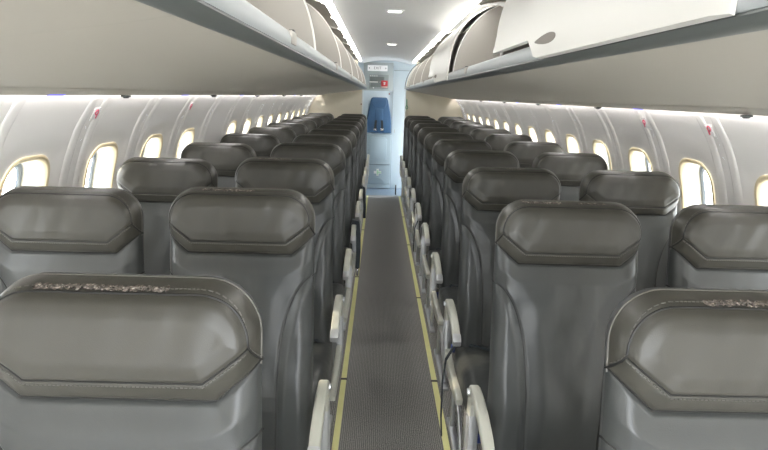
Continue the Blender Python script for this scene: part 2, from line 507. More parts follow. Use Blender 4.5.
def build_bin(sg, y0, y1, closed, last=False):
    r = empty('overhead_bin', (0, (y0+y1)/2, 1.62))
    def part(mb, name, m):
        # parts are modelled in world space and moved under the bin's empty
        mb.v = [(x, y-(y0+y1)/2, z-1.62) for x, y, z in mb.v]
        return mb.build(name, m, r)
    g = .0002
    # tray: sloping underside with slight curve, closed slab
    low = [(1.055, 1.600), (1.03, 1.582), (.93, 1.592), (.75, 1.618), (.55, 1.648), (.40, 1.669), (.334, 1.680)]
    top = [(.334, 1.695), (.75, 1.66), (1.03, 1.63), (1.055, 1.62)]
    mb = MB(); mb.prism(mir(low+top, sg), 1, y0+g, y1-g)
    tray = part(mb, 'bin_floor', BINU)
    # dark lower strip and light rail, rounded
    mb = MB(); mb.prism(mir([(.345, 1.679), (.328, 1.6795), (.314, 1.684), (.303, 1.692), (.304, 1.6955), (.345, 1.6955)], sg), 1, y0, y1, 0)
    part(mb, 'rail_trim', RAILD)
    mb = MB(); mb.prism(mir([(.345, 1.696), (.303, 1.696), (.2985, 1.703), (.2985, 1.716), (.304, 1.729), (.315, 1.7375), (.345, 1.739)], sg), 1, y0, y1, 0)
    rail = part(mb, 'rail', RAIL)
    if not closed:
        ym = (y0+y1)/2
        mb = MB(); mb.box((sg*.304, ym, 1.7175), (.016, .070, .030), .003)
        lt = part(mb, 'latch', BINM)
        mb = MB(); mb.box((sg*.305, ym+.02, 1.735), (.012, .022, .006), .001)
        mb.v = [(x, y-(y0+y1)/2, z-1.62) for x, y, z in mb.v]; mb.build('latch_slot', DARK, lt)
    # interior: back wall and top, one folded sheet with thickness
    mb = MB()
    back = [(.37, 1.710), (.70, 1.68), (.92, 1.665), (.93, 1.80), (.88, 1.93), (.74, 2.03), (.60, 2.075)]
    mb.prism(mir(thick(back, -.006), sg), 1, y0+.004, y1-.004)
    part(mb, 'bin_liner', BINM)
    # end dividers with a white front edge
    for (ya, yb) in ((y0+g, y0+.012), (y1-.012, y1-g)):
        mb = MB()
        outl = [(.345, 1.705)] + ARC + [(.70, 2.05), (.85, 1.96), (.93, 1.82), (.93, 1.66)]
        mb.prism(mir(outl, sg), 1, ya, yb)
        dv = part(mb, 'divider', BINM)
        mb = MB(); mb.prism(mir(thick(ARC, .004), sg), 1, max(ya-.0012, y0+.0001), min(yb+.0012, y1-.0001))
        mb.v = [(x, y-(y0+y1)/2, z-1.62) for x, y, z in mb.v]; mb.build('edge_strip', EDGE, dv)
    if closed:
        mb = MB(); yn = notch_door(mb, sg, y0+(.003 if y0 < 1 else .012), y1-.006)
        d = part(mb, 'bin_door', DOORM)
        # finger recess: its shade is painted as a solid dark shape, no hollow
        mb = MB(); V = []
        out = []
        for i in range(24):
            a = 2*PI*i/24; out.append((yn-.10+.085*math.cos(a), 1.734+.011*math.sin(a)*(1.0-.45*math.cos(a))))
        mb.prism([(y, z) for y, z in out], 0, sg*.2865, sg*.302)
        mb.v = [(x, y-(y0+y1)/2, z-1.62) for x, y, z in mb.v]; mb.build('handle_recess_shade', mat_rec, d)
    else:
        # door swung up: curved panel lying above the opening, scalloped lower edge towards the aisle
        ny = 40; V = []; Fc = []
        xs = [0, .12, .3, .5, .7, .85, 1.0]
        for s2 in (0, .012):
            for j in range(ny+1):
                y = y0+.03+(y1-y0-.06)*j/ny; t = (j/ny)
                tip = .425 + .020*min(1, max(0, (abs(t-.5)-.10)/.03)) if False else .425
                d = abs(t-.5)
                tip = .418 + (.030 if d > .47 else 0) + .026*max(0, 1-(d/.09)**2) if d < .47 else .445
                for q in xs:
                    x = tip + (.80-tip)*q
                    z = 2.098 + .030*math.sin(PI*min(1, q*1.3)*.8) - .03*q*q + s2
                    V.append((sg*x, y, z))
        n = len(xs); A = (ny+1)*n
        for b in (0, A):
            for j in range(ny):
                for i in range(n-1): Fc.append((b+j*n+i, b+j*n+i+1, b+(j+1)*n+i+1, b+(j+1)*n+i))
        for j in range(ny):
            Fc.append((j*n, (j+1)*n, A+(j+1)*n, A+j*n)); Fc.append((j*n+n-1, (j+1)*n+n-1, A+(j+1)*n+n-1, A+j*n+n-1))
        for i in range(n-1):
            Fc.append((i, i+1, A+i+1, A+i)); q = ny*n; Fc.append((q+i, q+i+1, A+q+i+1, A+q+i))
        mb = MB(); mb.add(V, Fc); part(mb, 'bin_door', BINM)
    return r
mat_rec = mat('recess_shade', (.16, .14, .12), .5)  # dark tone stands for the shade inside the finger recess
ordn = ['first', 'second', 'third', 'fourth', 'fifth', 'sixth', 'seventh', 'eighth', 'ninth', 'tenth', 'eleventh']
for side, sg in (('left', -1), ('right', 1)):
    q = 0
    for k in range(0, 7):
        y0 = BY0+MODL*k; y1 = min(y0+MODL, Y1S-.005)
        if k == 6: y1 = Y1S-.03
        if k == 0 and side == 'right': y0 = .655
        if y1-y0 < .2: continue
        closed = (side == 'right' and k in (0, 2))
        b = build_bin(sg, y0, y1, closed)
        if closed:
            lab = 'closed white overhead bin, the nearest one on the right' if k == 0 else 'closed white overhead bin farther back on the right, between open ones'
            gp = 'closed overhead bins'
        else:
            n_open = q
            lab = '%s open overhead bin from the front on the %s side, beige inside' % (ordn[q], side)
            gp = 'open overhead bins on the %s' % side
            q += 1
        tag(b, lab, 'overhead bin', gp)
        if k == 0: first = b
    # modules above and behind the camera, outside the frame, keep the light right
    y0 = BY0-MODL
    b = build_bin(sg, y0, BY0 if side == 'left' else .655, False)
    tag(b, 'overhead bin above the camera on the %s side' % side, 'overhead bin', 'overhead bins')

# ceiling light strips: one lamp per bin module, between the ceiling edge and the bins
for side, sg in (('left', -1), ('right', 1)):
    for k in range(-1, 7):
        y0 = BY0+MODL*k; y1 = min(y0+MODL, Y1S-.01)
        if y1-y0 < .2: continue
        r = empty('ceiling_light', (0, (y0+y1)/2, 2.13)); yc = (y0+y1)/2
        mb = MB(); mb.prism(mir([(.394, -.022), (.404, -.032), (.424, -.032), (.434, -.022), (.424, -.010), (.404, -.010)], sg), 1, y0+.02-yc, y1-.02-yc)
        mb.build('diffuser', LIT, r)
        mb = MB(); mb.prism(mir([(.386, .0), (.390, .022), (.46, .022), (.46, .018), (.396, .018), (.394, .0)], sg), 1, y0+.005-yc, y1-.005-yc)
        mb.build('reflector', WHITE, r)
        tag(r, '%s bright strip light along the %s edge of the ceiling, counted from the front' % (ordn[k+1], side), 'ceiling light', 'strip lights along the %s ceiling edge' % side)
for i, (x, y) in enumerate(((-.01, 4.0), (.02, 6.5))):
    z = 2.157
    r = empty('ceiling_lamp', (x, y, z))
    MB().box((0, 0, -.006), (.125, .085, .010), .003).build('frame', WHITE, r)
    MB().box((0, 0, -.012), (.088, .055, .006), .002).build('diffuser', LITC, r)
    tag(r, ['small rectangular lamp in the ceiling, nearer one', 'small rectangular lamp in the ceiling, near the galley'][i], 'ceiling lamp', 'small ceiling lamps')

# passenger service strip under the bins, wall wash light above the sidewall
for side, sg in (('left', -1), ('right', 1)):
    mb = MB()
    mb.prism(mir([(.945, 1.5895), (.965, 1.582), (1.035, 1.568), (1.050, 1.571), (1.052, 1.584), (1.03, 1.5825)], sg), 1, Y0S, Y1S-.035)
    struct(mb.build('trim_'+side, BINU), 'narrow service strip under the %s bins' % side)
    mb = MB(); mb.box((sg*1.0605, (Y0S+Y1S)/2, 1.587), (.006, Y1S-Y0S-.1, .008), 0)
    o = mb.build('wall_light', LITW)
    tag(o, 'white light line washing down the %s sidewall from under the bins' % side, 'wall light', 'wall wash lights')
    ys = [1.67, 2.77, 3.9, 5.1, 6.3] if side == 'left' else [1.30, 2.49, 3.6, 4.7, 5.9]
    for i, y in enumerate(ys):
        o = MB().box((0, 0, 0), (.012, .080, .004), .001).build('indicator_light', LITB)
        o.location = (sg*1.030, y, 1.5690)
        o.rotation_euler = (0, sg*math.atan2(.016, .07), 0)
        tag(o, '%s small blue light in the strip under the %s bins, counted from the front' % (ordn[i], side), 'indicator light', 'blue indicator lights under the bins')
        r = empty('air_vent', (sg*1.015, y+.42, 1.5645))
        r.scale = (.6, .6, .6)
        MB().lathe([(.0, -.012), (.014, -.011), (.020, -.004), (.022, .004)], (0, 0, 0), 18).build('nozzle', SHELL, r)
        MB().lathe([(.022, -.003), (.028, -.004), (.030, .002), (.026, .006)], (0, 0, 0), 18).build('ring', RAILD, r)
        tag(r, '%s round dark air vent under the %s bins, counted from the front' % (ordn[i], side), 'air vent', 'air vents under the bins')

# wall stickers
def glyph(parent, sg):
    mb = MB()
    mb.tube([(-sg*.001, .010*math.cos(a), .006+.010*math.sin(a)) for a in [2*PI*i/16 for i in range(16)]], .0028, 6, True)
    mb.box((-sg*.001, .007, -.010), (.003, .008, .018), .001)
    mb.build('red_symbol', RED, parent)
for side, sg, y, z, lab in (('left', -1, 2.08, 1.500, 'small white row sticker with a red symbol high on the left sidewall'),
                            ('right', 1, 2.08, 1.505, 'small white row sticker with a red symbol, nearest on the right sidewall'),
                            ('right', 1, 2.60, 1.505, 'small white row sticker with a red symbol, second on the right sidewall'),
                            ('left', -1, 3.11, 1.505, 'small white row sticker with a red symbol farther back on the left sidewall')):
    r = empty('row_sticker', (sg*(PX(z)-.010), y, z))
    r.rotation_euler = (0, -sg*math.radians(28), 0)
    MB().box((0, 0, 0), (.002, .045, .048), .0005).build('card', WHITE, r)
    glyph(r, sg)
    tag(r, lab, 'sticker', 'row stickers on the sidewalls')

# yellow floor path strips, one thing per segment
for side, sg, cuts in (('left', -1, [.3, 1.55, 2.94, 4.80, 6.60, 9.0]), ('right', 1, [.3, 1.55, 2.94, 4.30, 5.95, 7.4, 9.0])):
    for i in range(len(cuts)-1):
        a, b = cuts[i]+.010, cuts[i+1]-.010
        o = MB().box((0, 0, 0), (.031, b-a, .003), .001, 1).build('floor_path_strip', STRIPY)
        o.location = (sg*.2603, (a+b)/2, .0017)
        tag(o, '%s yellow floor strip segment from the front on the %s of the aisle' % (ordn[i], side), 'floor strip', 'yellow strips along the aisle')
    for i, c in enumerate(cuts[1:-1]):
        o = MB().box((0, 0, 0), (.036, .018, .004), .001, 1).build('strip_joint', DARK)
        o.location = (sg*.2603, c, .002)
        tag(o, '%s black joint from the front in the %s yellow floor strip' % (ordn[i], side), 'strip joint', 'black joints between floor strips')

# ------------------------------------------------------------------ bulkheads and rear of the cabin
for side, sg, xe in (('left', -1, .372), ('right', 1, .300)):
    mb = MB()
    out = [(xe, 0), (1.09, 0)] + [(PX(z)+.006, z) for z in [.15*i for i in range(1, 11)]] + [(1.05, 1.60), (1.04, 1.74), (.92, 1.94), (.74, 2.09), (.55, 2.19), (.46, 2.195), (.46, 2.10)]
    cv = [(x+xe-.325+.01, z) for x, z in ARC if x+xe-.325+.01 < .46][::-1]
    out += cv
    mb.prism(mir(out, sg), 1, Y1S-.025, Y1S+.005)
    o = struct(mb.build('wall_%s_bulkhead' % side, BULK), 'beige bulkhead behind the last %s row' % side)
    # dark arched end trim
    mb = MB(); pts = [(xe-.004, 0), (xe-.004, 1.70)] + [(x+xe-.325-.004, z) for x, z in ARC]
    mb.prism(mir(thick(pts[1:], .012 if True else 0), sg), 1, Y1S-.045, Y1S+.012)
    struct(mb.build('trim_bulkhead', RAILD))
    mb = MB(); mb.box((sg*(xe-.004), Y1S-.01, .85), (.010, .040, 1.70), .002)
    struct(mb.build('trim_bulkhead_edge', WHITE))
o = MB(); o.lathe([(.0, -.01), (.012, -.008), (.012, .008), (0, .01)], (0, 0, 0), 12)
k = o.build('bulkhead_button', mat('button_brown', (.35, .2, .13), .5)); k.location = (-.39, Y1S-.03, 1.45); k.rotation_euler = (PI/2, 0, 0)
tag(k, 'small brown round button on the edge of the left bulkhead', 'button')
r = empty('curtain_hook', (.325, Y1S-.03, 1.42))
MB().tube([(.018*math.cos(a), -.008, .024*math.sin(a)) for a in [2*PI*i/20 for i in range(20)]], .005, 8, True).build('ring', GREEND, r)
MB().box((0, -.003, .075), (.010, .008, .10), .002).build('strap', GREEND, r)
tag(r, 'small green hook ring at the aisle edge of the right bulkhead', 'hook')

# end wall, built in front of y = 9.80
yE = YEND
mb = MB(); mb.box((0, yE+.03, 1.12), (2.3, .06, 2.28)); struct(mb.build('wall_rear', ENDW), 'pale blue white rear wall')
mb = MB(); mb.box((.33, yE-.008, 1.0), (.42, .016, 2.0), .003); d1 = struct(mb.build('door_1', ENDW), 'pale blue door at the end of the aisle')
mb = MB()
mb.box((.118, yE-.010, 1.04), (.012, .022, 2.08), .002); mb.box((.35, yE-.010, 2.008), (.46, .022, .012), .002)
mb.build('door_frame', mat('door_frame_grey', (.38, .45, .50), .4), d1)
MB().box((.165, yE-.02, 1.0), (.012, .012, .06), .002).build('handle', METAL, d1)
mb = MB(); mb.box((-.135, yE-.012, 1.90), (.50, .024, .46), .004)
struct(mb.build('trim_panel_backing', mat('header_grey', (.42, .47, .48), .5)))
# lit sign
r = empty('exit_sign', (-.152, yE-.036, 2.036))
MB().box((0, 0, 0), (.335, .024, .092), .004).build('sign_panel', LITS, r)
def text(s, size, loc, m, parent, name='lettering', ext=.002):
    cu = bpy.data.curves.new(name, 'FONT'); cu.body = s; cu.size = size; cu.extrude = ext; cu.align_x = 'CENTER'; cu.align_y = 'CENTER'
    cu.materials.append(m); o = bpy.data.objects.new(name, cu); C.objects.link(o); o.parent = parent
    o.location = loc; o.rotation_euler = (PI/2, 0, 0)
    bpy.context.view_layer.update()
    me = bpy.data.meshes.new_from_object(o.evaluated_get(bpy.context.evaluated_depsgraph_get()))
    me.materials.clear(); me.materials.append(m)
    q = bpy.data.objects.new(name, me); C.objects.link(q); q.parent = parent; q.location = loc; q.rotation_euler = (PI/2, 0, 0)
    bpy.data.objects.remove(o); bpy.data.curves.remove(cu)
    return q
text('EXIT', .062, (0, -.014, 0), mat('sign_grey', (.20, .17, .19), .6), r)
mb = MB()
for s_ in (-1, 1): mb.prism([(s_*.152, 0), (s_*.128, .016), (s_*.128, -.016)], 1, -.016, -.011)
mb.build('arrow', mat('sign_grey_arrow', (.34, .33, .36), .6), r)
tag(r, 'lit white exit sign at the top of the rear wall', 'exit sign')
# attendant control panel
r = empty('control_panel', (-.125, yE-.034, 1.815))
MB().box((0, 0, 0), (.33, .02, .235), .004).build('panel', CTRL, r)
mb = MB(); mb.box((-.03, -.011, .03), (.24, .006, .10), .002); mb.box((-.055, -.011, -.055), (.17, .006, .06), .002); mb.build('display', CTRLD, r)
MB().box((-.085, -.017, -.005), (.15, .006, .018), .001).build('label_plate', WHITE, r)
for i in range(4): MB().box((-.14+.035*i, -.014, .095), (.018, .008, .014), .002).build('button', WHITE, r)
MB().lathe([(0, -.01), (.012, -.008), (.012, .01)], (.02, -.016, -.008), 14).build('knob', WHITE, r)
MB().lathe([(0, -.01), (.010, -.008), (.010, .01)], (-.09, -.016, -.10), 14).build('knob', WHITE, r)
tag(r, 'grey attendant control panel with buttons above the blue jump seat', 'control panel')
r = empty('red_equipment_box', (-.030, yE-.068, 1.790))
MB().box((0, 0, 0), (.110, .026, .095), .008).build('case', REDM, r)
mb = MB(); mb.box((0, -.0145, 0), (.010, .004, .045)); mb.box((0, -.0145, .012), (.038, .004, .010)); mb.box((0, -.0145, -.010), (.030, .004, .009)); mb.build('white_symbol', WHITE, r)
MB().box((0, -.004, -.062), (.10, .018, .022), .003).build('label_plate', mat('pink_plate', (.75, .5, .45), .5), r)
tag(r, 'red box with white symbol on the rear control panel', 'equipment box')
for (x, z, lab) in ((.062, 1.742, 'small dark red round knob beside the rear control panel, upper one'), (.058, 1.620, 'small dark red round knob above the jump seat, lower one')):
    o = MB(); o.lathe([(0, -.018), (.010, -.014), (.013, -.004), (.010, .004)], (0, 0, 0), 12)
    o = o.build('wall_stud', mat('dark_red', (.22, .03, .05), .4)); o.location = (x, yE-.004, z); o.rotation_euler = (-PI/2, 0, 0)
    tag(o, lab, 'knob', 'dark knobs on the rear wall')

# jump seat
def polyshape(hw, zt, zb, rows=22):
    pass
r = empty('jump_seat', (-.107, yE, 0))
def jump_outline(k=1.0):
    pts = []
    right = [(.110, 1.560), (.135, 1.545), (.150, 1.50), (.175, 1.38), (.200, 1.24), (.212, 1.12), (.215, 1.00), (.215, .965)]
    right = [(x*k, z) for x, z in right]
    return right + [(-x, z) for x, z in right[::-1]]
MB().prism(jump_outline(), 1, -.095, -.03, .018, 3).build('backrest', BLUEL, r)
MB().prism([(.100, 1.548), (.120, 1.52), (.128, 1.46), (.100, 1.405), (.07, 1.395), (-.07, 1.395), (-.100, 1.405), (-.128, 1.46), (-.120, 1.52), (-.100, 1.548)], 1, -.115, -.09, .010, 3).build('headrest', BLUEL, r)
MB().box((0, -.055, 1.26), (.14, .090, .23), .012, 3).build('back_pad', BLUEL, r)
for s_ in (-1, 1):
    st = MB().ribbon([(s_*.050, -.108, 1.18), (s_*.056, -.112, 1.10), (s_*.060, -.110, 1.00)], .038, .006).build('harness_strap', BELT, r)
    MB().box((s_*.060, -.117, 1.025), (.055, .014, .035), .004).build('buckle', BUCK, st)
bs = MB(); bs.box((0, -.05, .515), (.43, .10, .86), .01); bs.build('base_panel', ENDG, r)
MB().prism([(.14, .50), (.15, .86), (.11, .90), (-.11, .90), (-.15, .86), (-.14, .50)], 1, -.112, -.098, .004).build('seat_pan', mat('jump_pan', (.36, .45, .52), .4), r)
MB().box((0, -.103, .425), (.42, .008, .006)).build('panel_gap', DARK, r)
mb = MB(); mb.box((0, -.105, .290), (.040, .006, .120)); mb.box((0, -.105, .290), (.130, .006, .046)); mb.build('first_aid_cross', WHITE, r)
mb = MB(); mb.box((0, -.109, .290), (.022, .004, .085)); mb.box((.022, -.109, .290), (.075, .004, .022)); mb.build('green_cross', GREEN, r)
MB().tube([(-.12, -.108, .10), (-.10, -.108, .15), (-.04, -.108, .175), (.04, -.108, .175), (.10, -.108, .15), (.12, -.108, .10)], .005, 8).build('vent_arch', ENDG, r)
MB().box((0, -.05, .045), (.43, .09, .07), .004).build('kick_plate', ENDG, r)
tag(r, 'folded blue attendant jump seat with harness on the rear wall', 'jump seat')
# small dark door stop on the right
o = MB().box((0, 0, 0), (.02, .06, .16), .006).build('door_stop', DARK); o.location = (.20, 9.15, .081)
tag(o, 'small black post on the floor at the end of the right floor strip', 'door stop')

# ------------------------------------------------------------------ passenger seats
ZT, ZB = 1.305, .50
TOPR = .085
def halfw(t):      # half width of the backrest at t below the top (without the corner)
    t = np.asarray(t)
    return .2125 + .006*np.clip((t-.15)/.6, 0, 1)
def spine(z): return -(ZT-z)*.155 + .012*np.exp(-((z-.78)/.12)**2)*-1
def seg_d(px, pz, poly):
    d = np.full(px.shape, 9.0)
    for (x0, z0), (x1, z1) in zip(poly[:-1], poly[1:]):
        dx, dz = x1-x0, z1-z0; L = dx*dx+dz*dz
        t = np.clip(((px-x0)*dx+(pz-z0)*dz)/L, 0, 1)
        d = np.minimum(d, np.hypot(px-x0-t*dx, pz-z0-t*dz))
    return d
HEX = [(-.2005, .092), (-.135, .143), (.135, .143), (.2005, .092)]
BAND = [(-.2135, .126), (-.150, .180), (.150, .180), (.2135, .126)]
def bolster_curve(s):
    p = [(.218, .243), (.190, .256), (.160, .300), (.140, .355), (.126, .42), (.117, .50), (.112, .60), (.110, .78)]
    out = []
    for i in range(len(p)-1):
        a = p[max(i-1, 0)]; b = p[i]; c = p[i+1]; d = p[min(i+2, len(p)-1)]
        for k in range(5):
            t = k/5
            f = lambda q: .5*((2*b[q]) + (-a[q]+c[q])*t + (2*a[q]-5*b[q]+4*c[q]-d[q])*t*t + (-a[q]+3*b[q]-3*c[q]+d[q])*t**3)
            out.append((s*f(0), f(1)))
    out.append((s*p[-1][0], p[-1][1])); return out
BOLR, BOLL = bolster_curve(1), bolster_curve(-1)
def topseam():
    o = []; W_, R_, ins = .2125, TOPR, .012
    r = R_-ins
    o.append((-.2135, .130)); o.append((-(W_-ins), .092))
    for i in range(11):
        a = PI - (PI/2)*i/10
        o.append((-(W_-R_) + r*math.cos(a)*1.0, R_ - r*math.sin(a)))
    return o + [(-x, t) for x, t in o[::-1]]
TSEAM = topseam()
def bandt(x):   # t of band line at x
    ax = np.abs(x); return np.where(ax < .150, .180, .180-(ax-.150)*(.054/.0635))
def hext(x):
    ax = np.abs(x); return np.where(ax < .135, .143, .143-(ax-.135)*(.051/.0655))
def bolx(t):
    pt = np.array([p[1] for p in BOLR]); px = np.array([p[0] for p in BOLR])
    return np.interp(t, pt, px, left=.5, right=px[-1])
def outline_d(x, t):
    ax = np.abs(x); w = halfw(t)
    d = np.minimum(w-ax, t)
    cor = (ax > (.2125-TOPR)) & (t < TOPR)
    dc = TOPR - np.hypot(ax-(.2125-TOPR), TOPR-t)
    d = np.where(cor, dc, d)
    return np.minimum(d, (ZT-ZB)-t+.0)
def sst(a, b, x):
    q = np.clip((x-a)/(b-a), 0, 1); return q*q*(3-2*q)
def yfront(x, t, cap=0.0):
    """front face depth (negative = towards the sitter / the camera)"""
    z = ZT-t
    d = np.maximum(outline_d(x, t), 0)
    re = .026+.016*sst(.08, .2, t)
    e = np.sqrt(np.clip(1-(1-np.minimum(d/re, 1))**2, 0, 1))
    h = np.zeros_like(x)
    # headrest cushion: full above the hex seam, slopes back across the band
    ht, bt = hext(x), bandt(x)
    above = np.where(t < ht, 1.0, np.clip(1-(t-ht)/(bt-ht+1e-6), 0, 1))
    h += .022*above
    dt_ = seg_d(x, t, TSEAM); dh = seg_d(x, t, HEX); db = seg_d(x, t, BAND)
    inner = (t < ht) & (d > .012)
    h += np.where(inner, .007*sst(0, .035, np.minimum(dt_, dh)), 0)
    h -= .0045*np.exp(-(dt_/.0035)**2) + .0045*np.exp(-(dh/.0035)**2) + .006*np.exp(-(db/.004)**2)
    # bolsters
    ax = np.abs(x); bx = bolx(t)
    db2 = np.minimum(seg_d(x, t, BOLR), seg_d(x, t, BOLL))
    h += np.where(ax > bx, .016*sst(0, .03, db2), 0)
    h -= .005*np.exp(-(db2/.0035)**2)
    mid = (ax < bx) & (t > bt)
    h += np.where(mid, .010*sst(0, .06, np.minimum(db2, db)), 0)
    # soft hollow across the middle and a lumbar swell
    h += -.010*np.exp(-(x/.10)**2)*sst(.3, .55, t) + .010*np.exp(-((t-.62)/.12)**2)
    # gentle creases
    h += .0012*np.sin(x*55+np.sin(t*18)*2)*sst(.2, .3, t) + .0008*np.sin(x*90+t*40)*(t < .14)
    return spine(z) - (.040+h)*e
def yback(x, t):
    z = ZT-t; d = np.maximum(outline_d(x, t), 0); re = .04
    e = np.sqrt(np.clip(1-(1-np.minimum(d/re, 1))**2, 0, 1))
    return spine(z) + (.042 + .012*np.clip((t-.2)/.5, 0, 1))*e

NT, NU = 230, 117
tt = np.linspace(0, 1, NT); T = (ZT-ZB)*(.80*tt + .20*tt**2.4)
T = np.concatenate([[0, .0006, .002, .004, .007], T[T > .009]])
uu = np.linspace(-1, 1, NU); U = np.sin(uu*PI/2)*.45 + uu*.55
def rowhalf(t):
    w = float(halfw(np.array(t)))
    if t < TOPR: w = .2125-TOPR + math.sqrt(max(0, TOPR**2-(TOPR-t)**2))
    return w
def seat_surfaces():
    X = np.array([[rowhalf(t)*u for u in U] for t in T]); TT = np.repeat(T[:, None], NU, 1)
    YF = yfront(X, TT); ZZ = ZT-TT
    front = np.stack([X, YF, ZZ], -1)
    n = len(T)
    capF, bakF = [], []
    for i in range(n-1):
        for j in range(NU-1):
            xm = .25*(X[i, j]+X[i+1, j]+X[i, j+1]+X[i+1, j+1]); tm = .5*(T[i]+T[i+1])
            q = (i*NU+j, (i+1)*NU+j, (i+1)*NU+j+1, i*NU+j+1)
            (capF if tm < float(bandt(xm)) else bakF).append(q)
    return front.reshape(-1, 3), capF, bakF
FV, CF, BF = seat_surfaces()
def submesh(V, F):
    used = sorted({i for f in F for i in f}); mp = {a: b for b, a in enumerate(used)}
    return V[used], [tuple(mp[i] for i in f) for f in F]
# the hard back half
tb = np.linspace(0, 1, 50); TB = np.concatenate([[0, .002, .006], (ZT-ZB)*tb[1:]]); ub = np.sin(np.linspace(-1, 1, 25)*PI/2)
XB = np.array([[rowhalf(t)*u for u in ub] for t in TB]); TTB = np.repeat(TB[:, None], 25, 1)
BV = np.stack([XB, yback(XB, TTB), ZT-TTB], -1).reshape(-1, 3)
BBF = [(i*25+j, i*25+j+1, (i+1)*25+j+1, (i+1)*25+j) for i in range(len(TB)-1) for j in range(24)]

def on_surf(poly, step=.008, lift=.0):
    pts = []
    for (x0, z0), (x1, z1) in zip(poly[:-1], poly[1:]):
        L = math.hypot(x1-x0, z1-z0); k = max(1, int(L/step))
        for i in range(k): pts.append((x0+(x1-x0)*i/k, z0+(z1-z0)*i/k))
    pts.append(poly[-1])
    xa = np.array([p[0] for p in pts]); ta = np.array([p[1] for p in pts])
    ya = yfront(xa, ta)
    return [(x, y-lift, ZT-t) for x, y, t in zip(xa, ya, ta)]

def stitches(mb, poly, off, r=.0011, step=.0065):
    """short stitches running beside a seam"""
    pts = on_surf(poly, step, .0012)
    for i in range(0, len(pts)-1):
        a = Vector(pts[i]); b = Vector(pts[i+1]); m_ = a.lerp(b, .62)
        a2 = a + Vector((0, 0, off)); b2 = m_ + Vector((0, 0, off))
        t2 = ZT-a2.z; ya = float(yfront(np.array([a2.x]), np.array([t2]))[0]); yb = float(yfront(np.array([b2.x]), np.array([ZT-b2.z]))[0])
        mb.tube([(a2.x, ya-.0006, a2.z), (b2.x, yb-.0006, b2.z)], r, 4)

